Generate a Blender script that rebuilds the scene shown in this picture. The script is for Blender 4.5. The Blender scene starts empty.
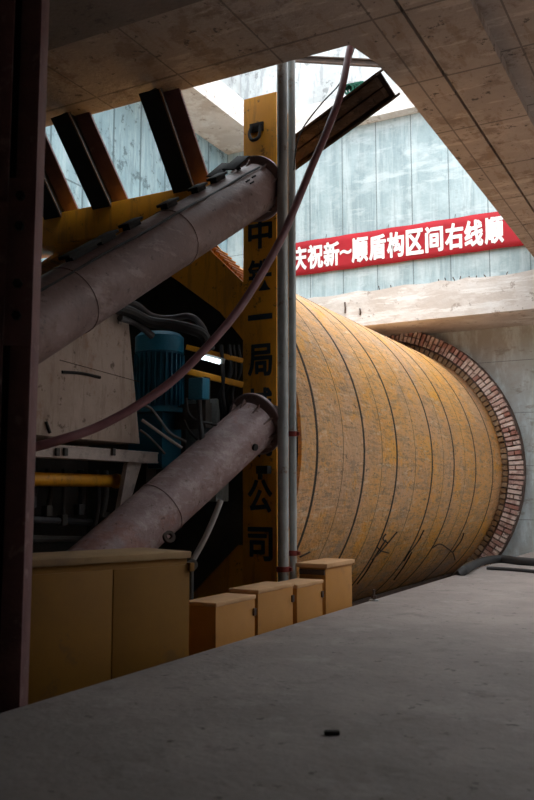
import bpy, bmesh, math, random
from mathutils import Vector as V, Matrix
random.seed(7)
PI = math.pi
C = bpy.context.scene.collection
SC = bpy.context.scene
# ------------------------------------------------------------------ camera model (z is measured from the camera, Z0 lifts it onto the pit floor)
F, YAW, PIT, Z0 = 842.417, .490591, .1120495, 3.7
FW = V((-math.sin(YAW)*math.cos(PIT), math.cos(YAW)*math.cos(PIT), math.sin(PIT)))
RT = V((math.cos(YAW), math.sin(YAW), 0)); UP = RT.cross(FW)
def P(px, py, X=None, Y=None, Z=None, D=None):
    d = RT*((px-267)/F) - UP*((py-400)/F) + FW
    t = X/d.x if X is not None else Y/d.y if Y is not None else Z/d.z if Z is not None else D
    return d*t
# ------------------------------------------------------------------ materials
def new_mat(name):
    m = bpy.data.materials.new(name); m.use_nodes = True
    return m, m.node_tree.nodes, m.node_tree.links
def mat(name, a, b=None, scale=2.0, rough=.7, metal=0.0, bump=.15, bscale=30, stretch=(1,1,1), dirt=None, dscale=1.5, dlo=.52, dhi=.7,
        seams=(), spot=None, sscale=6, slo=.62, shi=.7, island=None, layers=(), streak=None, streakmap=(1,1,1), klo=.5, khi=.65):
    """procedural surface: two tones, dirt patches, spots, stretched streaks, joint lines (axis, period, offset, half width)"""
    m, N, L = new_mat(name); bs = N['Principled BSDF']
    bs.inputs['Roughness'].default_value = rough; bs.inputs['Metallic'].default_value = metal
    tc = N.new('ShaderNodeTexCoord').outputs['Object']
    def noise(sc, det=6, mp=(1,1,1), r=.6):
        mpn = N.new('ShaderNodeMapping'); mpn.inputs['Scale'].default_value = mp; L.new(tc, mpn.inputs['Vector'])
        n = N.new('ShaderNodeTexNoise'); n.inputs['Scale'].default_value = sc; n.inputs['Detail'].default_value = det
        n.inputs['Roughness'].default_value = r
        L.new(mpn.outputs[0], n.inputs['Vector']); return n.outputs['Fac']
    def ramp(s, lo, hi):
        r = N.new('ShaderNodeMapRange'); r.inputs['From Min'].default_value = lo; r.inputs['From Max'].default_value = hi
        L.new(s, r.inputs['Value']); return r.outputs[0]
    def mix(fac, c1, c2, k=1.0):
        x = N.new('ShaderNodeMix'); x.data_type = 'RGBA'
        if k != 1.0:
            q = N.new('ShaderNodeMath'); q.operation = 'MULTIPLY'; L.new(fac, q.inputs[0]); q.inputs[1].default_value = k; fac = q.outputs[0]
        L.new(fac, x.inputs[0])
        for c, i in ((c1, 6), (c2, 7)):
            if isinstance(c, tuple): x.inputs[i].default_value = (*c, 1)
            else: L.new(c, x.inputs[i])
        return x.outputs[2]
    b = b or tuple(v*.7 for v in a)
    if island:
        gi = N.new('ShaderNodeNewGeometry').outputs['Random Per Island']
        col = mix(ramp(gi, *island), a, b)
    else:
        col = mix(ramp(noise(scale, mp=stretch), .35, .65), a, b)
    if streak: col = mix(ramp(noise(1.0, 8, streakmap, .7), klo, khi), col, streak, .8)
    if dirt: col = mix(ramp(noise(dscale, 8, r=.7), dlo, dhi), col, dirt, .8)
    if spot: col = mix(ramp(noise(sscale, 4), slo, shi), col, spot, .9)
    for lsc, lmp, lo_, hi_, lc, lk in layers: col = mix(ramp(noise(lsc, 10, lmp, .72), lo_, hi_), col, lc, lk)
    hfac = noise(bscale, 8)
    if seams:
        sp = N.new('ShaderNodeSeparateXYZ'); L.new(tc, sp.inputs[0]); tot = None
        for ax, per, off, hw in seams:
            q = N.new('ShaderNodeMath'); q.operation = 'SUBTRACT'; L.new(sp.outputs[ax], q.inputs[0]); q.inputs[1].default_value = off
            w = N.new('ShaderNodeMath'); w.operation = 'PINGPONG'; L.new(q.outputs[0], w.inputs[0]); w.inputs[1].default_value = per/2
            ls = N.new('ShaderNodeMath'); ls.operation = 'LESS_THAN'; L.new(w.outputs[0], ls.inputs[0]); ls.inputs[1].default_value = hw
            if tot is None: tot = ls.outputs[0]
            else:
                mx = N.new('ShaderNodeMath'); mx.operation = 'MAXIMUM'; L.new(tot, mx.inputs[0]); L.new(ls.outputs[0], mx.inputs[1]); tot = mx.outputs[0]
        col = mix(tot, col, tuple(v*.35 for v in b), .75)
        sb = N.new('ShaderNodeMath'); sb.operation = 'MULTIPLY_ADD'; L.new(tot, sb.inputs[0]); sb.inputs[1].default_value = -1.0; L.new(hfac, sb.inputs[2]); hfac = sb.outputs[0]
    L.new(col, bs.inputs['Base Color'])
    if bump:
        bp = N.new('ShaderNodeBump'); bp.inputs['Strength'].default_value = bump; bp.inputs['Distance'].default_value = .05
        L.new(hfac, bp.inputs['Height']); L.new(bp.outputs[0], bs.inputs['Normal'])
    return m
M = {}
M['soffit'] = mat('warm_concrete', (.50,.41,.355), (.39,.32,.275), .9, .85, bump=.35, bscale=14, seams=((1,1.62,8.35,.018),(0,1.3,-3.13,.012)), layers=(
    (.5,(1,1,1),.46,.56,(.38,.31,.27),.7), (1.4,(1,1,1),.54,.60,(.24,.17,.13),.75), (2,(2,.5,1),.55,.60,(.30,.21,.15),.6), (7,(1,1,1),.60,.64,(.07,.055,.05),.85), (1,(.6,3,1),.55,.6,(.62,.53,.46),.6)))
M['endwall'] = mat('pale_blue_concrete', (.42,.51,.53), (.34,.43,.45), .8, .85, bump=.25, bscale=10, seams=((0,.925,-.76,.014),(2,3.0,1.2,.008)), layers=(
    (.5,(1,1,1),.42,.58,(.28,.36,.38),.65), (1,(3,3,.3),.47,.60,(.56,.63,.64),.55), (1,(6,6,.4),.50,.60,(.24,.31,.33),.6), (1,(.6,.6,2.5),.55,.62,(.60,.66,.67),.5), (3,(1,1,1),.57,.66,(.20,.26,.28),.5), (1.1,(1,1,1.5),.50,.64,(.56,.63,.64),.45)))
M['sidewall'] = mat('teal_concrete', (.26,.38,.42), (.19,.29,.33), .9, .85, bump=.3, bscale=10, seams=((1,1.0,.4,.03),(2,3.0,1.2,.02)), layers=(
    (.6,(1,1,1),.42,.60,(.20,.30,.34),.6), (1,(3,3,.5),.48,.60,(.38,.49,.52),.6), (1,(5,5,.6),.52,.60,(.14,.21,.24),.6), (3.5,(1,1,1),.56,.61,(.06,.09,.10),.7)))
M['lowwall'] = mat('stained_concrete', (.56,.62,.63), (.44,.48,.48), .5, .85, bump=.3, bscale=12, layers=(
    (.35,(1,1,1),.46,.56,(.40,.36,.32),.6), (1,(2,2,.6),.47,.58,(.68,.76,.78),.8), (1.5,(1,1,2),.56,.62,(.28,.24,.21),.6)), seams=((2,1.3,.5,.008),))
M['waler'] = mat('bare_concrete', (.72,.68,.65), (.60,.55,.51), 1.2, .85, bump=.25, bscale=10, layers=((.8,(1,1,3),.48,.56,(.52,.45,.40),.6), (1,(.6,.6,6),.53,.58,(.80,.78,.76),.7), (4,(1,1,1),.59,.63,(.30,.24,.20),.7)))
M['upper'] = mat('white_concrete', (.52,.54,.54), (.40,.42,.42), 1.2, .8, bump=.2, bscale=8, layers=((.7,(1,1,1),.48,.56,(.34,.35,.35),.7), (1,(3,3,.5),.53,.57,(.24,.25,.26),.6), (3,(1,1,1),.57,.61,(.15,.15,.15),.7)))
M['ledge'] = mat('worn_concrete_floor', (.33,.285,.265), (.27,.23,.215), 1.1, .8, bump=.25, bscale=16, layers=((.9,(1,1,1),.44,.60,(.22,.19,.175),.6), (2.5,(1,1,1),.55,.64,(.17,.145,.135),.6), (1.7,(1,1,1),.55,.64,(.38,.34,.32),.5), (9,(1,1,1),.61,.66,(.06,.05,.045),.8)))
M['shadedsoffit'] = mat('shaded_formed_concrete', (.24,.19,.165), (.17,.135,.115), .9, .85, bump=.35, bscale=14, layers=((.6,(1,1,1),.46,.56,(.14,.11,.095),.6), (5,(1,1,1),.58,.64,(.06,.05,.04),.7)))  # soffit concrete darkened: the near beam's shade is put into the colour
M['floor'] = mat('muddy_floor', (.14,.12,.10), (.09,.08,.07), 1.5, .8)
M['yellow'] = mat('yellow_paint', (.92,.42,.025), (.80,.35,.02), 1.4, .45, bump=.05, layers=((1.5,(1,1,1),.50,.62,(.62,.28,.03),.6), (1,(8,8,.8),.53,.60,(.50,.22,.03),.5), (6,(1,1,1),.60,.64,(.16,.07,.02),.8)))
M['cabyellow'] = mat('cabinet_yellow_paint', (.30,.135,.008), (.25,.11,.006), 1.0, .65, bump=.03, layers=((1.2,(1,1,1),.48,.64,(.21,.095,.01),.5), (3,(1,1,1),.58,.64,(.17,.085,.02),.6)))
M['cabtop'] = mat('dusty_cabinet_top', (.42,.27,.13), (.34,.21,.10), 3, .8, bump=.1, dirt=(.25,.16,.1))
M['box'] = mat('ochre_box_paint', (.54,.245,.05), (.46,.20,.04), 1.5, .55, bump=.04, dirt=(.26,.12,.045), dscale=3, dlo=.56, dhi=.85)
M['boxtop'] = mat('dusty_box_lid', (.72,.43,.22), (.60,.34,.16), 4, .75, bump=.06)
M['shield'] = mat('worn_shield_paint', (.96,.50,.13), (.86,.42,.10), .7, .42, bump=.6, bscale=14, layers=(
    (.5,(1,1,1),.42,.60,(.74,.47,.30),.7), (1.0,(5,.9,5),.48,.60,(.55,.31,.14),.5), (1.6,(.8,6,.8),.50,.62,(.80,.53,.33),.4), (1.3,(1,1,1),.55,.61,(1.0,.47,.03),.7),
    (1.0,(14,1.6,14),.53,.61,(.42,.24,.12),.6), (1.0,(26,5,26),.55,.60,(.30,.16,.08),.6), (2.0,(2.5,1,2.5),.57,.62,(.32,.20,.13),.6), (9,(1.3,.7,1.3),.60,.64,(.15,.075,.035),.8), (1.0,(10,2,10),.57,.62,(1.0,.80,.56),.45), (.4,(1,1,1),.55,.62,(.45,.34,.30),.5)))
M['seam'] = mat('dark_seam', (.035,.025,.02), (.05,.035,.025), 5, .8)
M['fadedseam'] = mat('faded_weld', (.28,.16,.06), (.2,.11,.045), 6, .7)
M['brick'] = mat('limewashed_brick', (.42,.17,.13), (.82,.66,.59), island=(.0,.5), rough=.85, bump=.4, bscale=20, layers=((4,(1,1,1),.50,.57,(.38,.15,.11),.6), (6,(1,1,1),.56,.61,(.16,.07,.05),.7)))
M['flaps'] = mat('rusty_flap_plates', (.30,.17,.08), (.42,.28,.17), island=(.1,.9), rough=.8, bump=.3, layers=((4,(1,1,1),.52,.6,(.12,.07,.04),.7),))
M['mortar'] = mat('dark_mortar', (.10,.06,.05), (.16,.11,.09), 5, .9, bump=.4)
M['purple'] = mat('purple_oxide_steel', (.44,.325,.325), (.34,.24,.24), 2.2, .48, .1, bump=.15, bscale=20, layers=((1.2,(1,1,1),.44,.58,(.27,.17,.165),.7), (2,(1,4,4),.51,.60,(.58,.48,.47),.5), (5,(1,1,3),.54,.62,(.52,.43,.42),.5), (1.5,(1,1,1),.55,.62,(.38,.17,.14),.6), (12,(1,1,1),.60,.64,(.11,.07,.06),.8)))
M['brown'] = mat('brown_oxide_steel', (.32,.215,.20), (.25,.165,.15), 1.6, .5, .1, bump=.12, bscale=20, layers=((1.0,(1,1,1),.44,.58,(.19,.12,.11),.7), (2,(2,1,4),.52,.60,(.42,.31,.29),.5), (1.5,(1,1,1),.55,.62,(.17,.09,.07),.6), (12,(1,1,1),.61,.65,(.08,.05,.04),.8)))
M['black'] = mat('black_steel', (.012,.011,.011), (.02,.016,.015), 4, .75, .1, bump=.1)
M['rust'] = mat('rusty_steel_beam', (.06,.04,.032), (.10,.062,.045), 3, .75, .2, bump=.2, dirt=(.22,.13,.08), dscale=3, dlo=.6, dhi=.75)
M['litrust'] = mat('lit_flange_edge', (.40,.22,.13), (.25,.13,.08), 4, .7, .2, bump=.1)  # paler rust tone, stands in for light on the beam edges
M['darkmaroon'] = mat('maroon_column_paint', (.24,.125,.12), (.16,.08,.08), 3, .7, .1, bump=.15, layers=((6,(1,1,1),.58,.64,(.34,.23,.22),.6),))
M['galv'] = mat('galvanised_steel', (.50,.53,.53), (.40,.43,.43), 5, .42, .45, bump=.03, layers=((3,(1,1,1),.58,.62,(.25,.17,.12),.7), (1,(3,3,.5),.54,.58,(.34,.36,.37),.5)))
M['hose'] = mat('maroon_hose_rubber', (.27,.115,.125), (.20,.08,.09), 6, .38, bump=.05, bscale=60)
M['rubber'] = mat('black_rubber', (.012,.012,.013), (.02,.02,.022), 5, .55, bump=.05)
M['greyhose'] = mat('grey_hose', (.10,.10,.11), (.06,.06,.065), 5, .45)
M['blue'] = mat('blue_motor_paint', (.01,.16,.26), (.008,.12,.20), 3, .5, bump=.05, dirt=(.02,.06,.08), dscale=4)
M['bluebox'] = mat('light_blue_paint', (.015,.24,.40), (.012,.18,.30), 3, .5)
M['tan'] = mat('dusty_tan_steel', (.60,.47,.39), (.50,.39,.32), 1.6, .7, bump=.08, layers=((1.2,(1,1,1),.45,.60,(.44,.32,.25),.6), (1.3,(1,5,.8),.52,.60,(.35,.25,.19),.6), (1.6,(1,1,1),.55,.62,(.38,.20,.11),.6), (6,(1,1,1),.59,.63,(.14,.09,.06),.8)))
M['tanbeam'] = mat('dusty_beam', (.68,.58,.52), (.50,.42,.38), 3, .75, dirt=(.2,.15,.12), dscale=4)
M['greypanel'] = mat('grey_painted_panel', (.30,.32,.31), (.22,.24,.23), 4, .6, dirt=(.1,.1,.1), dscale=5)
M['dark'] = mat('dark_machinery', (.06,.055,.05), (.09,.08,.07), 4, .6, .2)
M['fit'] = mat('dull_fitting', (.22,.225,.22), (.12,.12,.12), 6, .5, .4)
M['red'] = mat('red_coupling', (.30,.035,.03), (.2,.03,.025), 8, .5)
M['banner'] = mat('red_cloth', (.42,.006,.016), (.33,.005,.012), 1.2, .8, bump=.25, bscale=3)
M['oldbeam'] = mat('weathered_beam', (.17,.105,.07), (.10,.06,.042), 2, .75, .1, bump=.3, layers=((1,(1.5,6,6),.5,.58,(.26,.18,.13),.6), (6,(1,1,1),.58,.62,(.04,.03,.025),.8)))
M['flange'] = mat('scuffed_flange', (.50,.42,.42), (.30,.21,.21), 5, .5, .2, bump=.1)
M['white'] = mat('white_print', (.86,.84,.82), (.80,.78,.76), 3, .7, bump=0)
M['ink'] = mat('dark_blue_lettering', (.012,.035,.06), (.02,.045,.07), 4, .5, bump=0)
M['green'] = mat('green_rope', (.03,.25,.16), (.02,.16,.11), 8, .7)
M['whitepipe'] = mat('pale_pipe', (.52,.48,.46), (.38,.35,.33), 6, .5)
def lampmat():
    m, N, L = new_mat('lit_tube'); b = N['Principled BSDF']
    b.inputs['Base Color'].default_value = (.9,.95,1,1); b.inputs['Emission Color'].default_value = (.85,.95,1,1); b.inputs['Emission Strength'].default_value = 3.0
    return m
M['tube'] = lampmat()
# ------------------------------------------------------------------ mesh builder
class MB:
    def __init__(s): s.bm = bmesh.new()
    def _add(s, vs, fs):
        vv = [s.bm.verts.new(v) for v in vs]
        for f in fs:
            try: s.bm.faces.new([vv[i] for i in f])
            except ValueError: pass
        return vv
    def box(s, c, size, ax=None, bev=0.0):
        c = V(c); X, Y, Z = ax if ax else (V((1,0,0)), V((0,1,0)), V((0,0,1)))
        hx, hy, hz = [q/2 for q in size]
        vs = [c + X*(i*hx) + Y*(j*hy) + Z*(k*hz) for i in (-1,1) for j in (-1,1) for k in (-1,1)]
        vv = s._add(vs, [(0,1,3,2),(4,6,7,5),(0,4,5,1),(2,3,7,6),(0,2,6,4),(1,5,7,3)])
        if bev:
            es = list({e for v in vv for e in v.link_edges})
            bmesh.ops.bevel(s.bm, geom=es, offset=bev, segments=2, affect='EDGES', profile=.5)
        return s
    def prism(s, poly, ext, bev=0.0):
        poly = [V(p) for p in poly]; ext = V(ext); n = len(poly)
        vv = s._add(poly + [p+ext for p in poly], [tuple(range(n))[::-1], tuple(range(n, 2*n))] + [(i, (i+1) % n, (i+1) % n+n, i+n) for i in range(n)])
        if bev:
            es = list({e for v in vv for e in v.link_edges})
            bmesh.ops.bevel(s.bm, geom=es, offset=bev, segments=2, affect='EDGES', profile=.5)
        return s
    def cyl(s, a, b, r, r2=None, seg=24, caps=True):
        a, b = V(a), V(b); r2 = r if r2 is None else r2
        d = (b-a).normalized(); t = V((0,0,1)) if abs(d.z) < .9 else V((1,0,0))
        u = d.cross(t).normalized(); w = d.cross(u)
        vs = [p + (u*math.cos(2*PI*i/seg) + w*math.sin(2*PI*i/seg))*q for p, q in ((a, r), (b, r2)) for i in range(seg)]
        fs = [(i, (i+1) % seg, (i+1) % seg+seg, i+seg) for i in range(seg)]
        if caps: fs += [tuple(range(seg))[::-1], tuple(range(seg, 2*seg))]
        s._add(vs, fs); return s
    def ring(s, a, b, ri, ro, seg=48):
        a, b = V(a), V(b); d = (b-a).normalized(); t = V((0,0,1)) if abs(d.z) < .9 else V((1,0,0))
        u = d.cross(t).normalized(); w = d.cross(u)
        vs = [p + (u*math.cos(2*PI*i/seg) + w*math.sin(2*PI*i/seg))*q for p, q in ((a, ri), (a, ro), (b, ro), (b, ri)) for i in range(seg)]
        fs = []
        for k in range(4):
            for i in range(seg):
                j = (i+1) % seg; k2 = (k+1) % 4
                fs.append((k*seg+i, k*seg+j, k2*seg+j, k2*seg+i))
        s._add(vs, fs); return s
    def tube(s, pts, r, seg=10, sub=8):
        pts = [V(p) for p in pts]; path = []
        if len(pts) > 2:
            q = [pts[0]*2-pts[1]] + pts + [pts[-1]*2-pts[-2]]
            for i in range(1, len(q)-2):
                for k in range(sub):
                    t = k/sub; p0, p1, p2, p3 = q[i-1:i+3]
                    path.append(.5*((2*p1)+(p2-p0)*t+(2*p0-5*p1+4*p2-p3)*t*t+(3*p1-p0-3*p2+p3)*t**3))
            path.append(pts[-1])
        else: path = pts
        n = len(path); u = None; vs = []
        for i, p in enumerate(path):
            d = (path[min(i+1, n-1)]-path[max(i-1, 0)]).normalized()
            if u is None: u = d.cross(V((0,0,1)) if abs(d.z) < .9 else V((1,0,0))).normalized()
            else: u = (u - d*u.dot(d)).normalized()
            w = d.cross(u); rr = r(i/(n-1)) if callable(r) else r
            vs += [p + (u*math.cos(2*PI*k/seg)+w*math.sin(2*PI*k/seg))*rr for k in range(seg)]
        fs = [(i*seg+k, i*seg+(k+1) % seg, (i+1)*seg+(k+1) % seg, (i+1)*seg+k) for i in range(n-1) for k in range(seg)]
        fs += [tuple(range(seg))[::-1], tuple(range((n-1)*seg, n*seg))]
        s._add(vs, fs); return s
    def hbeam(s, a, b, up, h, w, tf, tw):
        """rolled H section from a to b; up points across the web"""
        a, b = V(a), V(b); d = (b-a); L = d.length; d.normalize()
        up = (V(up)-d*V(up).dot(d)).normalized(); sd = d.cross(up); c = (a+b)/2; ax = (d, sd, up)
        s.box(c+up*(h/2-tf/2), (L, w, tf), ax); s.box(c-up*(h/2-tf/2), (L, w, tf), ax); s.box(c, (L, tw, h-2*tf+.002), ax)
        return s
    def build(s, name, m, parent=None, smooth=35):
        me = bpy.data.meshes.new(name); base = V(W[parent]) if parent else V((0,0,0))
        bmesh.ops.recalc_face_normals(s.bm, faces=s.bm.faces)
        bmesh.ops.translate(s.bm, verts=s.bm.verts, vec=V((0,0,Z0))-base)
        s.bm.to_mesh(me); s.bm.free(); me.materials.append(M[m] if isinstance(m, str) else m)
        me.polygons.foreach_set('use_smooth', [True]*len(me.polygons)); me.set_sharp_from_angle(angle=math.radians(smooth))
        o = bpy.data.objects.new(name, me); C.objects.link(o)
        if parent: o.parent = parent
        W[o] = tuple(base); return o
W = {}
def tag(o, label, cat, group=None):
    o['label'] = label; o['category'] = cat
    if group: o['group'] = group
    return o
def thing(name, label, cat, loc, group=None):
    o = bpy.data.objects.new(name, None); C.objects.link(o); o.empty_display_size = .2
    o.location = (loc[0], loc[1], loc[2]+Z0); W[o] = tuple(o.location); return tag(o, label, cat, group)
def struct(o): o['kind'] = 'structure'; return o
def text_into(mb, s, org, ex, ez, w, h, bold=.03, depth=.004):
    """one character as solid lettering: ex, ez unit axes, org its centre"""
    cu = bpy.data.curves.new('t', 'FONT'); cu.body = s; cu.size = 1; cu.offset = bold*.3; cu.extrude = 0; cu.resolution_u = 4
    to = bpy.data.objects.new('t', cu); C.objects.link(to)
    dg = bpy.context.evaluated_depsgraph_get(); dg.update(); me = bpy.data.meshes.new_from_object(to.evaluated_get(dg))
    C.objects.unlink(to); bpy.data.objects.remove(to)
    if len(me.vertices):
        xs = [v.co.x for v in me.vertices]; ys = [v.co.y for v in me.vertices]
        cx, cy = (min(xs)+max(xs))/2, (min(ys)+max(ys))/2; wx, wy = max(xs)-min(xs), max(ys)-min(ys)
        sx = w/wx; sy = h/wy if h else sx
        ex, ez = V(ex), V(ez)
        nrm_ = ex.cross(ez); tri = nrm_
        for k, (ox, oz) in enumerate(((0,0),(-1,0),(1,0),(0,-.7),(0,.7),(.7,.5),(-.7,-.5),(.7,-.5),(-.7,.5))):
            o_ = V(org)+ex*(ox*bold*.6*w)+ez*(oz*bold*.6*(h or w)) + nrm_*(k*.0004)
            vv = [mb.bm.verts.new(o_+ex*((v.co.x-cx)*sx)+ez*((v.co.y-cy)*sy)) for v in me.vertices]
            for p in me.polygons:
                try: mb.bm.faces.new([vv[i] for i in p.vertices])
                except ValueError: pass
    bpy.data.meshes.remove(me)
# ------------------------------------------------------------------ setting
XC, ZC, R = -7.83, .651, 3.2                  # shield axis and radius
H = 5.25                                      # soffit above the camera
XL, YW = -11.6, 21.05
FLOOR = -3.7
HD = -1.3                                     # deck the camera stands on
b = MB(); b.box((-3,5,FLOOR-.15), (20,35,.3)); struct(b.build('floor', 'floor'))
# raised concrete deck the camera stands on
xe = P(230, 643, Z=HD).x
b = MB(); b.prism([(xe,-12,HD),(6.5,-12,HD),(6.5,YW,HD),(xe,YW,HD)], (0,0,-2.4), bev=.012); struct(b.build('trim_deck', 'ledge'))
# overhead concrete frame with an opening over the machine
k0, k1, k2 = P(350,45,Z=H), P(375,62,Z=H), P(400,88,Z=H); ye = k0.y; xr = P(470,176,Z=H).x
YO = -12; XO = .5; YR = 5.5; g1 = -2.78; g2 = -2.08
b = MB()
b.prism([(XL,YO,H),(g1-.02,YO,H),(g1-.02,19.4,H),(xr,19.4,H),(k2.x,k2.y,H),(k1.x,k1.y,H),(k0.x,ye,H),(XL,ye,H)], (0,0,.16))
b.prism([(g1+.02,YO,H),(g2,YO,H),(g2,19.4,H),(g1+.02,19.4,H)], (0,0,.16))
b.prism([(XL,YO,H+.14),(6.5,YO,H+.14),(6.5,YR,H+.14),(XO,YR,H+.14),(XO,19.4,H+.14),(xr,19.4,H+.14),(k2.x,k2.y,H+.14),(k1.x,k1.y,H+.14),(k0.x,ye,H+.14),(XL,ye,H+.14)], (0,0,1.0))  # left open on the unseen right side, added to let daylight under the slab
struct(b.build('ceiling', 'soffit'))
yd = P(130,25,Z=H-.3).y
b = MB(); b.prism([(XL,YO,H-.3),(6.5,YO,H-.3),(6.5,yd,H-.3),(XL,yd,H-.3)], (0,0,.302), bev=.02); struct(b.build('trim_downstand_beam', 'shadedsoffit'))
# end wall: lower wall with a round portal, deep waler, upper wall
b = MB()
n = 96; Rp = 3.66
def sq(a):
    c, s = math.cos(a), math.sin(a)
    x0, x1, z0, z1 = XL-XC, 6.5-XC, FLOOR-ZC, 4.25-ZC
    t = min((x1/c if c > 1e-9 else x0/c if c < -1e-9 else 1e9), (z1/s if s > 1e-9 else z0/s if s < -1e-9 else 1e9)); return (XC+c*t, ZC+s*t)
A = sorted([2*PI*i/n for i in range(n)] + [math.atan2(z, x) % (2*PI) for x in (XL-XC, 6.5-XC) for z in (FLOOR-ZC, 4.25-ZC)])
m_ = len(A)
for i in range(m_):
    a, c = A[i], A[(i+1) % m_]
    if abs(a-c) < 1e-6: continue
    q = [(XC+Rp*math.cos(a), YW, ZC+Rp*math.sin(a)), (*sq(a)[:1], YW, sq(a)[1]), (sq(c)[0], YW, sq(c)[1]), (XC+Rp*math.cos(c), YW, ZC+Rp*math.sin(c))]
    b.prism(q, (0,.6,0))
struct(b.build('wall_end', 'lowwall'))
zt = P(371,290,Y=19.2).z; zb = P(450,317,Y=19.2).z
b = MB()
# waler with a broken uneven top edge
N_ = 60; top = [(XL+(6.5-XL)*i/N_, 19.2, zt+random.uniform(-.035,.035)) for i in range(N_+1)]
b.prism([(XL,19.2,zb),(6.5,19.2,zb)]+top[::-1], (0,2.6,0))
wal = struct(b.build('trim_waler', 'waler', smooth=20))
b = MB()
for px in (439,446,454,461,469,477,486,508,380,392): 
    q = P(px, 283, Y=19.32); b.tube([(q.x,19.32,zt-.1),(q.x+random.uniform(-.02,.02),19.3,zt+.01),(q.x+random.uniform(-.04,.04),19.24,zt+random.uniform(.04,.10))], .012, 6, 3)
b.build('rebar_stubs', 'rust', wal)
for (px, py, l) in ((345,308,.28),(360,312,.16)):
    q = P(px, py, Y=19.2); b = MB(); b.tube([(q.x,19.19,q.z+l/2),(q.x+.03,19.15,q.z),(q.x+.01,19.18,q.z-l/2)], .022, 6, 3); b.build('rusty_bar', 'rust', wal)
zj = P(390,119,Y=19.4).z
b = MB(); b.box(((XL+6.5)/2,19.9,(zt-.2+zj)/2), (6.5-XL,1.0,zj-zt+.2)); struct(b.build('wall_end_upper', 'endwall'))
b = MB(); b.box((XL-.4,5,(FLOOR+zj)/2), (.8,34,zj-FLOOR)); struct(b.build('wall_left', 'sidewall'))
# upper ring beam round the pit mouth, white walls above
b = MB(); b.box(((XL+6.5)/2,19.85,zj+.35), (6.5-XL,1.6,.7)); b.box((-11.1,12.8,zj+.345), (1.6,13.0,.72))
struct(b.build('trim_ring_beam', 'waler'))
b = MB(); b.box(((XL+6.5)/2,20.3,zj+2.3), (6.5-XL,1.0,3.2)); b.box((-11.5,12.6,zj+1.9), (1.0,13,2.4)); struct(b.build('wall_upper', 'upper'))
b = MB(); b.box((6.65,4.5,2), (.3,33,12)); struct(b.build('wall_right', 'soffit'))
b = MB(); b.box((-2.5,-12.15,2), (18.5,.3,12)); struct(b.build('wall_back', 'soffit'))
b = MB(); b.ring((XC,YW+.55,ZC), (XC,26,ZC), 3.4, 3.75, 64); b.cyl((XC,26,ZC), (XC,26.2,ZC), 3.75, seg=64); struct(b.build('wall_tunnel', 'floor'))
# ------------------------------------------------------------------ tunnelling shield
sh = thing('tunnelling_shield', 'huge yellow cylindrical tunnelling shield, scuffed and ribbed by dark ring seams, entering the brick-lined portal', 'tunnelling machine', (XC,15,FLOOR))
YS = [10.07,11.74,13.19,15.12,16.57,18.27,19.83]; Y0, Y1 = 9.6, 23.5
def cylshell(ya, yb, r, m, name, seg=128, t=.05):
    q = MB(); q.ring((XC,ya,ZC), (XC,yb,ZC), r-t, r, seg); return q.build(name, m, sh, 40)
edges = [Y0]+YS+[Y1]
for i in range(len(edges)-1):
    ya = edges[i]+(.012 if i else 0); yb = edges[i+1]-(.012 if i < len(edges)-2 else 0)
    cylshell(ya, yb, R, 'shield', 'shell_ring')
for y in YS: cylshell(y-.03, y+.03, R+.004, 'seam', 'ring_seam')
for y in (10.95,12.5,14.15,15.85,17.4): cylshell(y-.006, y+.006, R+.002, 'fadedseam', 'weld_line', t=.01)
q = MB(); q.cyl((XC,10.9,ZC), (XC,11.0,ZC), R-.06, seg=64); q.build('bulkhead', 'dark', sh)
for i in range(16):
    a = 2*PI*i/16+.1; c = V((XC+2.85*math.cos(a), 0, ZC+2.85*math.sin(a)))
    q = MB(); q.cyl((c.x,10.0,c.z), (c.x,10.95,c.z), .13, seg=16); q.cyl((c.x,9.75,c.z), (c.x,10.0,c.z), .08, seg=16); q.box((c.x,9.72,c.z), (.3,.06,.3), bev=.01)
    q.build('thrust_jack', 'fit', sh)
def on_shield(px, py, off=.02):
    """where the line of sight to this pixel meets the shield, as a real surface point"""
    d = P(px, py, D=1.0); A_ = d.x**2+d.z**2; B_ = -2*(d.x*XC+d.z*ZC); C_ = XC**2+ZC**2-(R+off)**2
    s_ = B_*B_-4*A_*C_; t = (-B_-math.sqrt(max(s_, 0)))/(2*A_); return d*t
for pts in ([(397,532),(388,543),(381,551),(372,560)], [(388,543),(383,539),(386,534)], [(381,551),(389,553)], [(381,551),(377,547)],
            [(424,530),(417,543),(409,553),(404,561)], [(417,543),(421,537)], [(432,548),(440,544),(447,548),(453,553),(455,560)], [(453,552),(461,541),(464,533)], [(300,557),(310,552)],
            [(386,540),(378,552),(366,572),(357,584)], [(412,552),(404,566),(394,580)]):
    q = MB(); q.tube([on_shield(*p) for p in pts], .011, 6, 4); q.build('loose_wire', 'seam', sh)
# saddle under the shield
sd = thing('launch_cradle', 'dark steel cradle carrying the yellow shield along the pit floor', 'cradle', (XC,15,FLOOR))
for s in (-1, 1):
    q = MB(); q.prism([(XC+s*1.2,10.2,FLOOR),(XC+s*2.3,10.2,FLOOR),(XC+s*2.0,10.2,ZC-math.sqrt(R*R-4.0)-.03),(XC+s*1.6,10.2,ZC-math.sqrt(R*R-1.6**2)-.03)], (0,10.6,0)); q.build('rail_beam', 'rust', sd)
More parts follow.
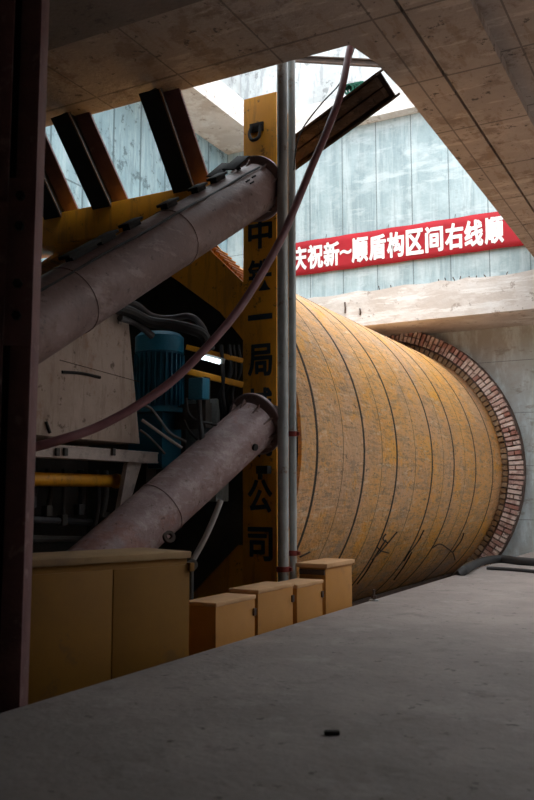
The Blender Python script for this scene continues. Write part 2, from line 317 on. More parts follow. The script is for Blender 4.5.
# ------------------------------------------------------------------ brick ring round the portal
br = thing('brick_portal_ring', 'ring of pale and red bricks on edge framing the tunnel portal around the shield', 'brick arch', (XC,21,ZC-3.8))
q = MB(); q.ring((XC,20.78,ZC), (XC,YW-.01,ZC), 3.24, 3.72, 128); q.build('mortar_bed', 'mortar', br)
q = MB()
def brick(mb, a, ra, rb, w, y0, y1, sk=0):
    u = V((math.cos(a), 0, math.sin(a))); t = V((-math.sin(a), 0, math.cos(a))); c = V((XC,0,ZC))
    w2 = w*rb/ra
    mb.prism([c+u*ra-t*w/2+V((0,y0,0)), c+u*rb-t*w2/2+V((0,y0+sk,0)), c+u*rb+t*w2/2+V((0,y0+sk,0)), c+u*ra+t*w/2+V((0,y0,0))], (0,y1-y0,0))
nb = 190
for i in range(nb):
    a = 2*PI*i/nb; j = random.uniform
    k = random.random()
    if k < .45:
        brick(q, a+j(-.002,.002), 3.39, 3.70+j(-.02,.02), .078, 20.66+j(-.03,.03), 20.9)
    else:
        brick(q, a, 3.39, 3.53, .08, 20.66+j(-.03,.03), 20.9); brick(q, a, 3.56, 3.70+j(-.02,.02), .08, 20.66+j(-.03,.03), 20.9)
q.build('brick_course', 'brick', br, 20)
q = MB()
for i in range(150):
    a = 2*PI*i/150; brick(q, a, 3.21, 3.34, .1, 20.72+random.uniform(-.03,.03), 20.95)
q.build('inner_course', 'flaps', br, 20)
# ------------------------------------------------------------------ banner
YB = 19.33
bn = thing('slogan_banner', 'long red cloth banner with white Chinese slogan hung on the pale end wall', 'banner', (-7,YB,6))
xa, xb = P(293,244,Y=YB).x-.75, P(523,212,Y=YB).x+.1; zb0, zb1 = P(400,262,Y=YB).z, P(400,226.5,Y=YB).z
q = MB(); nx, nz = 60, 6; vs = []
for i in range(nx+1):
    for k in range(nz+1):
        u = i/nx; w = k/nz; vs.append(V((xa+(xb-xa)*u, YB+.012*math.sin(i*.9)*math.sin(w*3), zb0+(zb1-zb0)*w+.012*math.sin(u*40)*(w-.5))))
q._add(vs, [(i*(nz+1)+k, (i+1)*(nz+1)+k, (i+1)*(nz+1)+k+1, i*(nz+1)+k+1) for i in range(nx) for k in range(nz)])
cloth = o = q.build('cloth', 'banner', bn); md = o.modifiers.new('s', 'SOLIDIFY'); md.thickness = .006
for ch, px in (('庆',300),('祝',316.5),('新',333),('~',347.5),('顺',362),('盾',380),('构',398.5),('区',418),('间',438),('右',458.5),('线',478.5),('顺',499.5)):
    c = P(px, 400, Y=YB); ty = (zb0+zb1)/2
    q = MB(); text_into(q, ch, (c.x, YB-.02, ty), (1,0,0), (0,0,1), .42 if ch != '~' else .3, .62 if ch != '~' else .12, .05, .006); q.build('character', 'white', cloth)
for t in (0,.25,.5,.75,1):
    q = MB(); x = xa+(xb-xa)*t; q.tube([(x,YB,zb1-.02),(x,19.4,zb1+.12)], .008, 5); q.build('tie_cord', 'greyhose', bn)
# ------------------------------------------------------------------ yellow reaction frame
YF = 9.2
rf = thing('reaction_frame', 'yellow steel reaction frame, tall lettered column with corner braces behind the shield', 'steel frame', (-4.95,YF+.3,FLOOR))
cx0, cx1 = P(243,330,Y=YF).x, P(276.5,330,Y=YF).x; ztop = P(262,95,Y=YF).z
cd = .56
q = MB(); q.box(((cx0+cx1)/2, YF+.02, (ztop+FLOOR)/2), (cx1-cx0, .04, ztop-FLOOR), bev=.004)
q.box(((cx0+cx1)/2, YF+cd-.02, (ztop-.12+FLOOR)/2), (cx1-cx0, .04, ztop-.12-FLOOR), bev=.004)
for x in (cx0+.03, cx1-.05): q.box((x, YF+cd/2, (ztop-.12+FLOOR)/2), (.03, cd-.08, ztop-.12-FLOOR))
col_ = q.build('column', 'yellow', rf)
q = MB(); xl = -11.2
bt, bb = P(120,200,Y=YF).z, P(120,232,Y=YF).z
q.box(((xl+cx0)/2, YF+.26, (bt+bb)/2), (cx0-xl, .5, bt-bb), bev=.01); q.build('top_beam', 'yellow', rf)
q = MB(); q.box(((xl+cx0)/2, YF+.26, FLOOR+.25), (cx0-xl, .5, .5), bev=.01); q.build('bottom_beam', 'yellow', rf)
q = MB(); q.box((xl-.2, YF+.28, (bt+FLOOR)/2), (.4, cd, bt-FLOOR), bev=.01); q.build('column', 'yellow', rf)
# knee brace, front plate with a ribbed back plate
def P2(px, py): return P(px, py, Y=YF)
k_up = [P2(150,195), P2(212,252), P2(243,283)]; k_lo = [P2(243,342), P2(182,277), P2(140,245)]
poly = [P2(196,233), P2(213,253), P2(243,282), P2(243,340), P2(220,312), P2(178,281), P2(150,262), P2(130,235)]
q = MB(); q.prism(poly, (0,.04,0)); q.prism([p+V((0,.46,0)) for p in poly], (0,.04,0)); kb = q.build('knee_brace', 'yellow', rf)
for i in range(9):
    q = MB(); t = (i+.5)/9; p = P2(206,243).lerp(P2(243,282), t); q.box(p+V((0,.25,-.04)), (.018,.42,.10), (V((.7,0,-.7)), V((0,1,0)), V((.7,0,.7)))); q.build('stiffener', 'yellow', kb)
poly = [P2(238,545), P2(243,545), P2(243,640), P2(150,640), P2(186,600)]
q = MB(); q.prism(poly, (0,.04,0)); q.build('knee_brace', 'yellow', rf)
q = MB(); q.prism([P2(232,490), P2(243,490), P2(243,545), P2(239,545), P2(186,602), P2(178,600)], (0,.5,0)); q.build('lower_brace_flange', 'dark', rf)
for ch, py in zip('中铁一局城轨公司', (233,275,317,360,404,441,496,544)):
    c = P(260, py, Y=YF-.004)
    q = MB(); text_into(q, ch, c, (1,0,0), (0,0,1), .335, .40 if ch != '一' else .07, .038, .004); q.build('character', 'ink', col_)
# hook, with its dark opening, on the head of the column
q = MB(); c = P(257,135,Y=YF); q.tube([c+V((-.07,-.02,.12)), c+V((-.08,-.06,.0)), c+V((-.02,-.09,-.1)), c+V((.06,-.06,-.06)), c+V((.06,-.03,.1))], .022, 8, 5); q.box(c+V((0,-.01,.1)), (.2,.03,.12), bev=.005)
q.build('lifting_lug', 'black', col_)
q = MB(); c = P(266,470,Y=YF); q.box(c+V((.0,-.06,0)), (.16,.12,.1), bev=.01); q.cyl(c+V((-.05,-.06,-.05)), c+V((-.05,-.06,-.12)), .03); q.build('bolted_lug', 'black', col_)
# inner bright yellow angle on the column edge
q = MB(); q.box((cx1+.012, YF-.01, (P(276,470,Y=YF).z+FLOOR)/2), (.02,.05,P(276,470,Y=YF).z-FLOOR)); q.build('edge_strip', 'yellow', rf)
# ------------------------------------------------------------------ purple and brown raking pipe struts
def strut_pipe(a, bq, r, m, label, seams, lugs, flange_in):
    t = thing('raking_pipe_strut', label, 'steel pipe', a)
    a, bq = V(a), V(bq); d = (bq-a).normalized()
    q = MB(); q.cyl(a, bq, r, seg=48); q.build('tube', m, t)
    for s in seams:
        p = a+(bq-a)*s; q = MB(); q.ring(p-d*.012, p+d*.012, r-.01, r+.008, 48); q.build('weld_seam', m, t)
    q = MB(); fd = V((0,1,0)); fa = (d*.6+fd*.4).normalized(); q.ring(bq-fa*.014, bq+fa*.014, r*.8, r+.075, 48); q.build('end_flange', 'brown', t)
    q = MB(); q.ring(bq-fa*.02, bq+fa*.02, r+.07, r+.088, 48); q.build('flange_rim', 'flange', t)
    n = d.cross(V((0,0,1))).normalized(); w = n.cross(d)
    for i in range(10):
        q = MB(); an = 2*PI*i/10+.2; u = n*math.cos(an)+w*math.sin(an)
        q.prism([bq-d*.02+u*(r-.005)-d.cross(u)*.009, bq-d*.02+u*(r+.06)-d.cross(u)*.009, bq-d*.15+u*(r-.005)-d.cross(u)*.009], d.cross(u)*.018)
        q.build('gusset_plate', 'brown', t)
    return t, a, bq, d, n, w
A1 = P(45,316,D=7.35); B1 = P(256,189,Y=YF-.30); d1 = (A1-B1).normalized(); A1e = B1+d1*((B1-A1).length*2.1)
r1 = .315
t1, a, b_, d, n, w = strut_pipe(A1e, B1, r1, 'brown', 'upper thick brown pipe strut slanting down from the top of the lettered column', [.30,.565,.77], 0, 0)
if w.z < 0: w = -w
# small black plates along its back
for px, py, sz in ((72,246,.42),(98,237,.26),(124,222,.22),(162,203,.22),(193,190,.2),(213,181,.24)):
    # point on the axis nearest to that sight line
    ds = P(px, py, D=1.0).normalized(); wv = b_; aa = d.dot(d); bb_ = d.dot(ds); cc = 1; dd = d.dot(wv); ee = ds.dot(wv); tt = (bb_*ee-cc*dd)/(aa*cc-bb_**2)
    p = wv+d*tt; u = w
    q = MB(); side = d.cross(u)
    q.box(p+u*(r1+.05), (sz*1.15,.14,.03), (d, side, u), bev=.003); q.box(p+u*(r1+.01), (sz*.9,.09,.07), (d, side, u)); q.build('saddle_plate', 'black', t1)
for px, py, rot in ((220,170,.35),(236,163,.5)):
    p = P(px, py, Y=YF-.75); q = MB(); u = (w+V((0,-.4,0))).normalized(); sx = (d*.8+V((.3,0,.1))).normalized(); sx = (sx-u*sx.dot(u)).normalized()
    q.box(p, (.30,.22,.02), (sx, u.cross(sx), u), bev=.003); q.cyl(p-u*.18, p, .03); q.build('saddle_plate', 'black', t1)
side = (P(150,250,D=8.5).cross(d)).normalized()
q = MB(); toc = (-(P(150,250,D=1.0))).normalized(); toc = (toc-d*toc.dot(d)).normalized(); uu = (w*.72+toc*.69).normalized()
q.tube([b_-d*(.12+.38*i)+uu*(r1+.012+.01*math.sin(i*1.7))+toc*.01*math.cos(i) for i in range(14)], .013, 6, 3); q.build('wire_along_top', 'rubber', t1)
for px, py in ((222,182),(238,190),(231,187)):
    p = P(px, py, Y=YF-.62); q = MB(); q.box(b_-d*(.35+random.random()*.2)+(toc*.8+w*random.uniform(.2,.5)).normalized()*(r1+.004), (.09,.02,.012), (d, d.cross(toc), toc)); q.build('weld_scar', 'black', t1)
B2 = P(255,424,Y=YF-.30); A2 = P(129,536,D=8.75); d2 = (A2-B2).normalized(); A2e = B2+d2*((FLOOR+.25-B2.z)/d2.z)
t2, a, b_, d, n, w = strut_pipe(A2e, B2, .30, 'purple', 'lower thick purple-grey pipe strut rising from behind the cabinet to the column', [.33,.77], 0, 0)
q = MB(); toc = (-(P(200,450,D=1.0))).normalized(); toc = (toc-d*toc.dot(d)).normalized(); s2 = d.cross(toc)
if s2.z > 0: s2 = -s2
p = b_-d*.42+(toc*.75+s2*.6).normalized()*.30; q.cyl(p, p+(toc*.75+s2*.6).normalized()*.03, .04); q.build('lug_hole', 'black', t2)
p = P(169,537,D=8.35); q = MB(); q.ring(p-toc*.02, p+toc*.02, .03, .062, 20); q.build('lifting_eye', 'rust', t2)
# wedge blocks where the struts meet the column (their heels)
for lab, c, zz, hh in (('dark seat block wedged between upper pipe strut and yellow column', B1, 0, .5), ('dark seat block wedged between lower pipe strut and yellow column', B2, 0, .46)):
    q = MB(); q.box((c.x+.0, YF-.155, c.z), (.46,.27,hh), bev=.015); tag(q.build('seat_block', 'rust'), lab, 'steel block')
# thrust block where the upper strut lands, out of view behind the left column
q = MB(); q.box((A1e.x, A1e.y-.72, (A1e.z+.5+FLOOR)/2), (1.2,1.0,A1e.z+.5-FLOOR), bev=.03); tag(q.build('thrust_block', 'ledge'), 'unseen concrete block at the low end of the upper brown pipe strut', 'concrete block')
q = MB(); q.box((A2e.x, A2e.y-.68, FLOOR+.3), (1.0,.8,.6), bev=.03); tag(q.build('thrust_block', 'ledge'), 'concrete block at the foot of the lower purple pipe strut', 'concrete block')
# ------------------------------------------------------------------ dark raking H beams above the yellow beam
rk = [((109,205),(66,112),'dark steel H beam rising from the yellow beam, middle of three on the left', 1),
      ((190,190),(155,88),'dark steel H beam rising from the yellow beam, nearest the brown pipe end', 1),
      ((60,214),(16,120),'dark steel H beam rising from the yellow beam, leftmost of three', 1)]
for lo, hi, lab, _ in rk:
    lo_ = P(*lo, Y=YF+.16); lo_.z = bt+.0; hi_ = P(*hi, Z=H-.005); 
    t = thing('raking_steel_beam', lab, 'steel beam', lo_, 'raking beams over the yellow frame')
    D_ = (hi_-lo_).normalized(); up = V((1,0,0)); up = (up-D_*up.dot(D_)).normalized(); sdv = D_.cross(up)
    if sdv.y > 0: sdv = -sdv
    ax = (D_, up, sdv); L_ = (hi_-lo_).length; c = (lo_+hi_)/2; wd = .34
    q = MB(); q.box(c+sdv*.14, (L_, wd, .03), ax); q.box(c, (L_, .02, .27), ax); q.build('section', 'black', t)
    q = MB(); q.box(c-sdv*.14+up*.10, (L_, wd, .03), ax); q.build('rear_flange', 'darkmaroon', t)
    q = MB(); q.box(c+sdv*.158+up*(wd/2-.012), (L_, .024, .008), ax); q.build('lit_edge', 'litrust', t)  # thin strip painted lighter where the flange edge catches daylight
# right hand heavy beam between the column head and the concrete corner
lo_, hi_ = P(296,152,Y=YF+cd+.2), P(388,82,Z=H-.02)
hi_ = P(388,84,Y=9.55)
t = thing('raking_steel_beam', 'heavy rusty double-flanged beam slanting from the column head up to the concrete corner', 'steel beam', lo_)
D_ = (hi_-lo_).normalized(); vdir = (-(P(340,120,D=1))).normalized(); upv = D_.cross(vdir).normalized()
if upv.z < 0: upv = -upv
q = MB(); q.hbeam(lo_-D_*.3, hi_, upv, .39, .34, .03, .03); q.build('section', 'rust', t)
fr = upv.cross(D_); 
if fr.dot(vdir) < 0: fr = -fr
for s_, h_, o_ in ((.085,.13,.13),(-.06,.12,.15)):
    q = MB(); q.box((lo_+hi_)/2+fr*(o_-.08)+upv*s_-D_*.05, ((hi_-lo_).length-.02, .16, h_), (D_, fr, upv), bev=.006); q.build('packing_timber', 'oldbeam', t)
# ------------------------------------------------------------------ galvanised riser pipes
for px, y, r, lab, zz in ((283,8.86,.066,'thick grey galvanised riser pipe standing before the yellow lettered column',569), (292.6,9.02,.045,'thin grey galvanised riser pipe, right of the thicker one',553)):
    c = P(px, 400, Y=y); t = thing('riser_pipe', lab, 'pipe', (c.x,c.y,FLOOR))
    q = MB(); q.cyl((c.x,c.y,FLOOR), (c.x,c.y,8.2), r, seg=24); q.build('tube', 'galv', t)
    for py in ((zz, 434) if r < .06 else (zz,)):
        z = P(px, py, Y=y).z; q = MB(); q.ring((c.x,c.y,z-.03), (c.x,c.y,z+.03), r-.005, r+.016, 24); q.box((c.x+r+.02,c.y,z), (.05,.03,.04)); q.build('coupling', 'red', t)
# ------------------------------------------------------------------ maroon hose
pts = [P(372,-40,D=10.6), P(361,5,D=10.45), P(350,48,D=10.3), P(341,92,D=10.0), P(328,128,D=9.75), P(312,166,D=9.5), P(298,200,D=9.25), P(283,235,D=9.0), P(262,273,D=8.8), P(236,313,D=8.55),
       P(205,349,D=8.3), P(172,381,D=8.1), P(135,407,D=7.9), P(95,428,D=7.7), P(60,440,D=7.5), P(25,449,D=7.4), P(-30,458,D=7.3), P(-90,462,D=7.2)]
q = MB(); q.tube(pts, .043, 14, 6); tag(q.build('hanging_hose', 'hose'), 'long maroon hose sagging across the view from the opening to the left column', 'hose')
q = MB(); q.tube([P(356,40,D=10.4), P(352,55,D=10.5), P(340,83,D=10.5), P(322,103,D=10.4), P(303,128,D=10.3), P(296,148,D=10.2), P(294,170,D=10.1)], .009, 6, 6); tag(q.build('hanging_wire', 'rubber'), 'thin black wire hanging from the concrete opening to the column head', 'wire')
q = MB()
for i in range(5): q.ring(P(352,88,Y=9.75)+V((.03*i-.05,.03*i,.015*i)), P(352,88,Y=9.75)+V((.03*i-.05,.03*i+.035,.015*i)), .05, .075, 16)
tag(q.build('rope_coil', 'green'), 'small green rope coil hooked over the top of the rusty slanting beam', 'rope')
# steel guard rail beyond the opening
t = thing('crossing_rail', 'thin rusty steel rail crossing high up beyond the concrete opening', 'steel rail', (-8,13,8))
p0, p1 = P(236,60,Y=13.2), P(400,62,Y=13.2); zr = P(335,60,Y=13.2).z
q = MB(); q.hbeam(P(410,65,Y=12.6).lerp(P(262,57,Y=14.2),3.9), P(410,65,Y=12.6).lerp(P(262,57,Y=14.2),-.25), (0,0,1), .11, .12, .02, .02); q.build('section', 'rust', t)
# ------------------------------------------------------------------ machinery on the left
XP = -5.9
mc = thing('hydraulic_power_unit', 'dusty tan steel housing with sloping right edge beside the blue motor', 'machine housing', (XP-.5,7,FLOOR))
ptr, pbr = P(128,312,X=XP), P(140,444,X=XP); yl = 4.3
q = MB(); q.prism([(XP,yl,pbr.z),(XP,pbr.y,pbr.z),(XP,ptr.y,ptr.z),(XP,ptr.y-.25,ptr.z+.06),(XP,yl,ptr.z+.06)], (-.9,0,0), bev=.008); q.build('housing', 'tan', mc); hs = [k for k in W if k.name == 'housing'][0]
q = MB(); p = P(62,372,X=XP+.006); p2 = P(100,377.5,X=XP+.006); q.tube([p, p.lerp(p2,.5)+V((0,0,.015)), p2], .018, 6, 4); q.build('torn_slot', 'black', hs)
q = MB(); p = P(120,318,X=XP+.012); q.box(p, (.02,.06,.14), bev=.004); q.build('hinge', 'tanbeam', hs)
q = MB(); p = P(48,428,X=XP+.01); q.tube([p+V((0,-.03,.06)), p+V((.01,.02,-.05))], .016, 6); q.build('latch', 'black', hs)
q = MB(); pa, pb = P(140,382,X=XP+.004), P(60,360,X=XP+.004); q.tube([pa, pb], .004, 5); q.build('panel_joint', 'rust', hs)
gb = thing('support_girder', 'dusty horizontal girder running under the tan housing', 'steel beam', (XP,6,P(100,452,X=XP).z))
ga, gz = P(176,458.5,X=XP+.05), P(34,450,X=XP+.05); zg = P(100,454,X=XP+.05).z
q = MB(); q.hbeam((XP-.05,yl,zg), (XP-.05,ga.y,zg), (0,0,1), .13, .2, .02, .02); q.box((XP+.03,(yl+ga.y)/2,zg), (.02,ga.y-yl,.13)); q.build('section', 'tanbeam', gb)
for px in (56,64,112):
    c = P(px, 452, X=XP+.045); q = MB(); q.box(c+V((.02,0,0)), (.03,.05,.08), bev=.005); q.build('clip', 'dark', gb)
q = MB(); q.prism([P(128,462,X=XP), P(142,462,X=XP), P(131,500,X=XP), P(119,512,X=XP)], (-.06,0,0)); q.build('brace', 'tanbeam', gb)
q = MB(); q.box((XP-.45,5.2,(zg-.06+FLOOR)/2), (.3,.3,zg-.06-FLOOR)); q.build('post', 'dark', gb)
q = MB(); q.box((XP-.2,ga.y-.3,(zg-.06+FLOOR)/2), (.2,.2,zg-.06-FLOOR)); q.build('post', 'dark', gb)
yp = P(115,481,X=-6.15); q = MB(); q.cyl((-6.15,4.4,yp.z), (-6.15,yp.y,yp.z), .072, seg=20); q.cyl((-6.15,yp.y,yp.z), (-6.15,yp.y+.05,yp.z), .085, seg=20)
tag(q.build('yellow_pipe', 'yellow'), 'orange-yellow horizontal pipe in the dark below the dusty girder', 'pipe')
# blue motor
c = V((-6.0,8.42,0)); zt_, zm, zlo = P(164,331,D=10.2).z, P(164,351,D=10.2).z, P(164,408,D=10.2).z
mt = thing('electric_motor', 'blue upright electric motor with finned body next to the tan housing', 'motor', (c.x,c.y,zlo))
q = MB(); q.cyl((c.x,c.y,zm), (c.x,c.y,zt_-.05), .30, seg=32); q.cyl((c.x,c.y,zt_-.05), (c.x,c.y,zt_), .30, .25, seg=32); q.build('fan_cover', 'bluebox', mt)
q = MB(); q.cyl((c.x,c.y,zlo), (c.x,c.y,zm), .265, seg=32)
for i in range(28):
    a_ = 2*PI*i/28; u = V((math.cos(a_), math.sin(a_), 0)); q.box((c.x+u.x*.285, c.y+u.y*.285, (zlo+zm)/2), (.05,.012,zm-zlo-.05), (u, V((-u.y,u.x,0)), V((0,0,1))))
q.build('finned_body', 'blue', mt)
q = MB(); q.cyl((c.x,c.y,zlo-.06), (c.x,c.y,zlo), .34, seg=32); q.build('mounting_flange', 'blue', mt)
q = MB(); q.box((c.x-.05,c.y,zlo-.4), (.5,.4,.66)); q.build('gear_case', 'blue', mt)
q = MB(); p = P(199,389,D=9.9); q.box(p, (.2,.16,.25), bev=.012); bj = q.build('junction_box', 'bluebox'); tag(bj, 'small bright blue junction box right of the motor', 'junction box')
q = MB(); q.box(p+V((0,.12,-.15)), (.1,.1,.6)); q.box(p+V((-.2,.18,-.3)), (.5,.05,.3)); tag(q.build('bracket', 'dark'), 'dark bracket carrying the small blue junction box', 'bracket')
# grey tank behind the hoses
c = P(203,422,D=10.4); q = MB(); q.box(c+V((0,.1,-.35)), (.46,.3,1.25), bev=.015); tag(q.build('grey_tank', 'greypanel'), 'grey steel tank behind black hoses below the blue junction box', 'tank')
# lamp and yellow rails
t = thing('tube_lamp', 'short lit fluorescent tube lamp between yellow rails', 'lamp', P(208,360,D=10.2))
q = MB(); pa, pb = P(196,355.5,D=10.1), P(220,362,D=10.2); q.cyl(pa, pb, .028, seg=12); q.build('tube', 'tube', t)
q = MB(); q.box((pa+pb)/2+V((0,.06,.02)), ((pb-pa).length*1.1,.05,.07), ((pb-pa).normalized(), V((0,1,0)), (pb-pa).normalized().cross(V((0,1,0))).normalized())); q.build('fixture', 'greypanel', t)
for (a0, a1, w_, lab) in (((186,347),(243,361),.06,'upper yellow rail above the tube lamp'), ((186,371),(243,385),.075,'lower yellow rail under the tube lamp')):
    pa, pb = P(*a0, D=10.25), P(*a1, D=10.35); dd = (pb-pa).normalized(); q = MB(); q.box((pa+pb)/2, ((pb-pa).length, .05, w_), (dd, dd.cross(V((0,0,1))).normalized(), dd.cross(dd.cross(V((0,0,1))).normalized())), bev=.006)
    tag(q.build('guard_rail', 'yellow'), lab, 'rail')
def hose(name, pts, r, m, lab, cat='hose', grp=None):
    q = MB(); q.tube([P(x, y, D=d_) for x, y, d_ in pts], r, 10, 6); return tag(q.build(name, m), lab, cat, grp)
hose('hydraulic_hose', [(110,300,9.3),(135,304,9.6),(152,316,9.8),(170,318,9.9),(188,316,9.9),(198,321,9.9),(205,332,10),(207,345,10.1)], .035, 'greyhose', 'upper grey hydraulic hose looping above the blue motor')
hose('hydraulic_hose', [(105,305,9.2),(130,312,9.5),(150,322,9.65),(172,325,9.7),(190,329,9.7),(203,335,9.75),(210,350,9.8)], .065, 'rubber', 'thick black hydraulic hose bending over the blue motor')
hose('hydraulic_hose', [(120,318,9.4),(133,322,9.6),(145,330,9.7),(152,336,9.8)], .04, 'greyhose', 'short grey hose entering behind the tan housing top')
hose('hydraulic_hose', [(139,404,9.5),(150,408,9.5),(160,420,9.5),(170,433,9.5),(186,442,9.5)], .016, 'fit', 'thin pale cable arching below the blue motor, upper one')
hose('hydraulic_hose', [(142,420,9.5),(152,427,9.5),(166,437,9.5),(182,448,9.5)], .018, 'whitepipe', 'thin pale cable below the motor, middle one')
hose('hydraulic_hose', [(140,430,9.5),(148,436,9.5),(158,446,9.5),(165,454,9.5)], .014, 'fit', 'thin dull cable below the motor, lowest one')
hose('hydraulic_hose', [(186,398,9.7),(188,412,9.7),(196,420,9.7),(212,424,9.8),(224,428,9.8)], .016, 'rubber', 'black hose crossing the grey tank sideways')
hose('hydraulic_hose', [(199,400,9.75),(200,420,9.7),(202,440,9.6),(200,460,9.6)], .032, 'rubber', 'black hose hanging straight down before the grey tank')
hose('hydraulic_hose', [(184,420,9.7),(190,432,9.7),(200,442,9.7),(206,452,9.7)], .014, 'rubber', 'thin black hose slanting over the low part of the grey tank')
for i, (x0, x1) in enumerate(((221,225),(229,222),(233,234),(238,229))):
    hose('hose_riser', [(x0,345,10.3+.03*i),(x0+2,372,10.3+.03*i),(x1-2,395,10.3+.03*i),(x1,415,10.3+.03*i),(x1-3,440,10.3+.03*i)], .026, 'rubber', 'dark hose in the upright bundle left of the lettered column', 'hose', 'upright hose bundle beside the column')
hose('pale_pipe', [(221,500,9.1),(214,518,9.05),(204,540,9.0),(193,560,8.95)], .033, 'whitepipe', 'pale slim pipe slanting down below the purple pipe strut', 'pipe')
q = MB(); p = P(191,566,D=8.95); q.ring(p, p+V((.05,-.05,.02)), .02, .06, 16); q.cyl(p+V((0,0,-1.3)), p, .03); tag(q.build('pipe_clamp', 'dark'), 'dark clamp holding the foot of the pale slim pipe', 'clamp')
# valves and hoses in the dark under the girder
vb = thing('valve_bank', 'bank of dull valves and hoses in shadow under the dusty girder', 'valves', (-6.6,6.6,FLOOR))
q = MB(); q.box((-7.2,6.4,-1.2), (.1,4.2,4.4)); q.build('back_plate', 'dark', vb)
for i in range(13):
    y = 4.9+i*.26; x = -6.5+random.uniform(-.12,.12); z1 = zg-.15; z2 = z1-random.uniform(.3,.9)
    q = MB(); q.tube([(x,y,z1),(x+random.uniform(-.03,.03),y+.03,(z1+z2)/2),(x,y+random.uniform(-.05,.05),z2)], random.choice((.02,.03,.04)), 8, 4); q.box((x,y,z2), (.09,.09,.12), bev=.01); q.build('valve', random.choice(('fit','dark','greyhose')), vb)
for i in range(3):
    z = -.22-.2*i; q = MB(); q.tube([(-6.4,4.6,z),(-6.35,5.6,z+.05),(-6.4,6.6,z-.03),(-6.5,7.8,z-.1)], .04, 8, 5); q.build('cross_hose', ('greyhose','dark','fit')[i], vb)
# ------------------------------------------------------------------ cabinet
ZB = -.47
fa, fb = P(27,560,Z=ZB), P(190,551,Z=ZB); cdv = (fb-fa).normalized(); fa = fa-cdv*.02; nrm = V((-cdv.y, cdv.x, 0)); dp = .7
cb = thing('electrical_cabinet', 'wide yellow steel cabinet with dusty overhanging top at lower left', 'cabinet', (fa+fb)/2+nrm*dp/2+V((0,0,-.0))+V((0,0,FLOOR-ZB)))
ctr = (fa+fb)/2+nrm*dp/2; LL = (fb-fa).length; ax = (cdv, nrm, V((0,0,1)))
q = MB(); q.box((ctr.x,ctr.y,(ZB-.05+FLOOR)/2), (LL-.03,dp-.03,ZB-.05-FLOOR), ax, bev=.008); q.build('body', 'cabyellow', cb)
q = MB(); q.box((ctr.x,ctr.y,ZB-.03), (LL+.02,dp+.02,.055), ax, bev=.008); q.build('lid', 'cabtop', cb)
nf = -nrm
for s in (-.25,.25):
    q = MB(); p = ctr+cdv*(LL*s)+nf*(dp/2-.005); q.box((p.x,p.y,ZB-.72), (LL*.494,.02,1.22), ax, bev=.004); dr = q.build('door', 'cabyellow', cb)
q = MB(); p = fb+nf*-.0+V((0,0,-.13)); q.box(p+cdv*.0+nf*.01, (.05,.05,.07), ax, bev=.006); q.build('latch', 'cabyellow', cb)
# ------------------------------------------------------------------ row of ochre boxes
XB = -4.02
rows = [((216,603),255,188,'first ochre box of the row, nearest to the wide yellow cabinet'), ((258,590),293,None,'second ochre box in the row, between two equally low boxes'),
        ((297,585),322.5,None,'third ochre box, low, directly before the tall one')]
zbx = (P(216,603,X=XB).z+P(297,585,X=XB).z)/2
for (p0, x1_, xl_, lab) in rows:
    y0, y1 = P(*p0, X=XB).y, P(x1_, 585, X=XB).y; wd = .32; zz = P(p0[0], p0[1], X=XB).z
    t = thing('ochre_box', lab, 'metal box', (XB-wd/2,(y0+y1)/2,FLOOR), 'row of ochre boxes between shield and deck')
    q = MB(); q.box((XB-wd/2,(y0+y1)/2,(zz-.03+FLOOR)/2), (wd,y1-y0,zz-.03-FLOOR), bev=.006); bd = q.build('body', 'box', t)
    q = MB(); q.box((XB-wd/2,(y0+y1)/2,zz-.018), (wd+.02,y1-y0+.02,.036), bev=.006); q.build('lid', 'boxtop', t)
    q = MB(); q.box((XB+.008,y1-.02,zz-.16), (.02,.05,.07), bev=.004); q.build('hinge', 'rust', bd)
y0, y1 = P(327,563,X=XB).y, P(355,558,X=XB).y; zz = P(327,564,X=XB).z; wd = .40
t = thing('ochre_box', 'tallest ochre box with overhanging lid, last in the row by the shield', 'metal box', (XB-wd/2,(y0+y1)/2,FLOOR), 'row of ochre boxes between shield and deck')
q = MB(); q.box((XB-wd/2,(y0+y1)/2,(zz-.03+FLOOR)/2), (wd-.06,y1-y0-.06,zz-.03-FLOOR), bev=.006); q.build('body', 'box', t)
q = MB(); q.box((XB-wd/2,(y0+y1)/2,zz-.025), (wd,y1-y0,.05), bev=.008); q.build('lid', 'boxtop', t)
q = MB(); q.box((XB-wd/2,y0+.02,zz-.1), (wd-.08,.03,.06), bev=.004); q.build('hinge', 'rust', t)
# ------------------------------------------------------------------ maroon column at the left edge
CD = 5.5
c = P(7,400,D=CD)
cl = thing('maroon_steel_column', 'tall maroon H-section steel column with bolted splice at the left edge', 'steel column', (c.x,c.y,FLOOR))
axc = (RT, V((FW.x,FW.y,0)).normalized(), V((0,0,1))); hgt = H-.31-FLOOR; zc_ = (H-.31+FLOOR)/2
SP = {}
def cbx(px0, px1, dz, th, z0, z1, m, name, bev=.004):
    k = CD/F; o = V((c.x,c.y,0))+RT*(((px0+px1)/2-24)*k)+axc[1]*dz
    q = MB(); q.box((o.x,o.y,(z0+z1)/2), ((px1-px0)*k, th, z1-z0), axc, bev=bev); SP[name] = q.build(name, m, cl); return SP[name]
cbx(-14,18,0,.03,FLOOR,H-.31,'darkmaroon','flange'); cbx(26,47,0,.03,FLOOR,H-.31,'darkmaroon','flange')
cbx(5,30,.16,.03,FLOOR,H-.31,'black','web')
cbx(41,46,.1,.2,FLOOR,H-.31,'darkmaroon','flange'); cbx(-14,-9,.1,.2,FLOOR,H-.31,'darkmaroon','flange')
z1_, z0_ = P(30,170,D=CD).z, P(30,345,D=CD).z
sp1 = cbx(20,48,-.025,.022,z0_,z1_,'darkmaroon','splice_plate'); cbx(-12,20,-.02,.03,P(30,295,D=CD).z,P(30,195,D=CD).z,'darkmaroon','splice_plate')
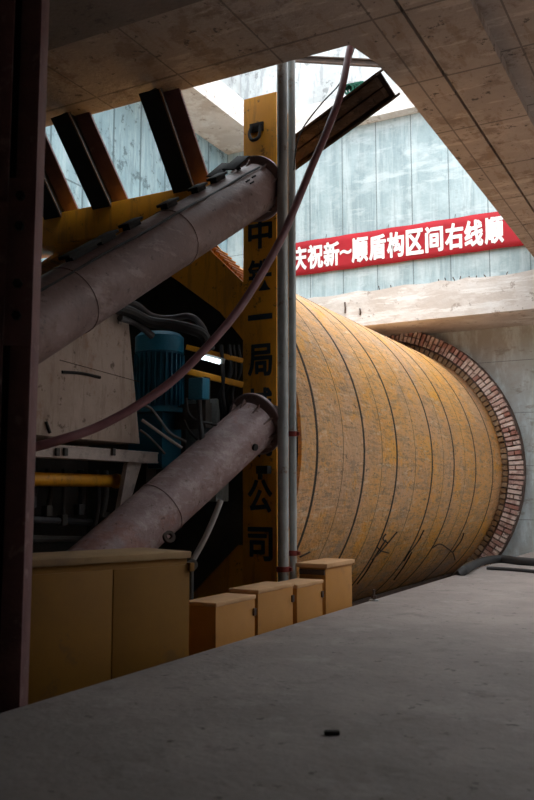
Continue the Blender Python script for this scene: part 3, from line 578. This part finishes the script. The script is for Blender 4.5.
for py in (190,222,282,315):
    p = P(33, py, D=CD); o = V((c.x,c.y,0))+RT*(9*CD/F)-axc[1]*.036; q = MB(); q.cyl((o.x,o.y,p.z), (o.x-axc[1].x*.03,o.y-axc[1].y*.03,p.z), .032, seg=6); q.build('bolt', 'black', sp1)
# ------------------------------------------------------------------ on the deck
q = MB(); zz = HD+.07
pp = [P(446,592,X=xe-.1)+V((0,0,-.1)), P(455,579,X=xe-.08), P(463,571,Z=zz), P(472,565.5,Z=zz), P(484,561,Z=zz), P(500,559,Z=zz), P(520,561,Z=zz), P(545,563,Z=zz), P(575,566,Z=zz), P(660,572,Z=zz), P(790,575,Z=zz)]
q.tube(pp, .075, 12, 6); o = tag(q.build('drain_hose', 'rubber'), 'thick black rubber hose curving across the far end of the concrete deck', 'hose')
q = MB(); q.tube([P(487,568,Z=HD+.03), P(505,569,Z=HD+.03), P(530,571,Z=HD+.03), P(560,574,Z=HD+.03), P(660,582,Z=HD+.03), P(790,586,Z=HD+.03)], .03, 8, 5); tag(q.build('thin_cable', 'rubber'), 'thin black cable lying in front of the thick black hose on the deck', 'cable')
p = P(332,733,Z=HD+.01); q = MB(); q.box((p.x,p.y,HD+.012), (.085,.04,.024), (RT, V((-RT.y,RT.x,0)), V((0,0,1))), bev=.008); tag(q.build('rubber_scrap', 'black'), 'small flat black scrap lying alone on the concrete deck', 'scrap')
p = P(374,600,X=xe+.05); t = thing('anchor_bolt', 'small anchor bolt with washer on the deck edge beside the shield', 'bolt', (p.x,p.y,HD))
q = MB(); q.cyl((p.x,p.y,HD), (p.x,p.y,HD+.015), .06, seg=16); q.build('washer', 'galv', t)
q = MB(); q.cyl((p.x,p.y,HD+.015), (p.x,p.y,HD+.14), .018, seg=10); q.cyl((p.x,p.y,HD+.03), (p.x,p.y,HD+.07), .035, seg=6); q.build('stud', 'rust', t)
# ------------------------------------------------------------------ light, camera
w = bpy.data.worlds.new('sky'); SC.world = w; w.use_nodes = True; bg = w.node_tree.nodes['Background']
bg.inputs[0].default_value = (.86,.94,1.0,1); bg.inputs[1].default_value = 3.2
sl = bpy.data.lights.new('sun', 'SUN'); sl.energy = 2.2; sl.angle = math.radians(35); sl.color = (1,.95,.88)
so = bpy.data.objects.new('sun', sl); C.objects.link(so); so.rotation_euler = V((-.45,.40,-1)).to_track_quat('-Z', 'Y').to_euler()
cam = bpy.data.cameras.new('camera'); co = bpy.data.objects.new('camera', cam); C.objects.link(co); SC.camera = co
cam.sensor_fit = 'VERTICAL'; cam.sensor_height = 36; cam.sensor_width = 24; cam.lens = F/800*36; cam.clip_start = .05; cam.clip_end = 200
co.matrix_world = Matrix(((RT.x,UP.x,-FW.x,0),(RT.y,UP.y,-FW.y,0),(RT.z,UP.z,-FW.z,Z0),(0,0,0,1)))
cam.dof.use_dof = True; cam.dof.focus_distance = 13.0; cam.dof.aperture_fstop = 2.2
vs_ = SC.view_settings; vs_.view_transform = 'Standard'; vs_.look = 'None'; vs_.gamma = 1; vs_.exposure = 0.15; vs_.use_curve_mapping = False
SC.cycles.max_bounces = 8; SC.cycles.diffuse_bounces = 5
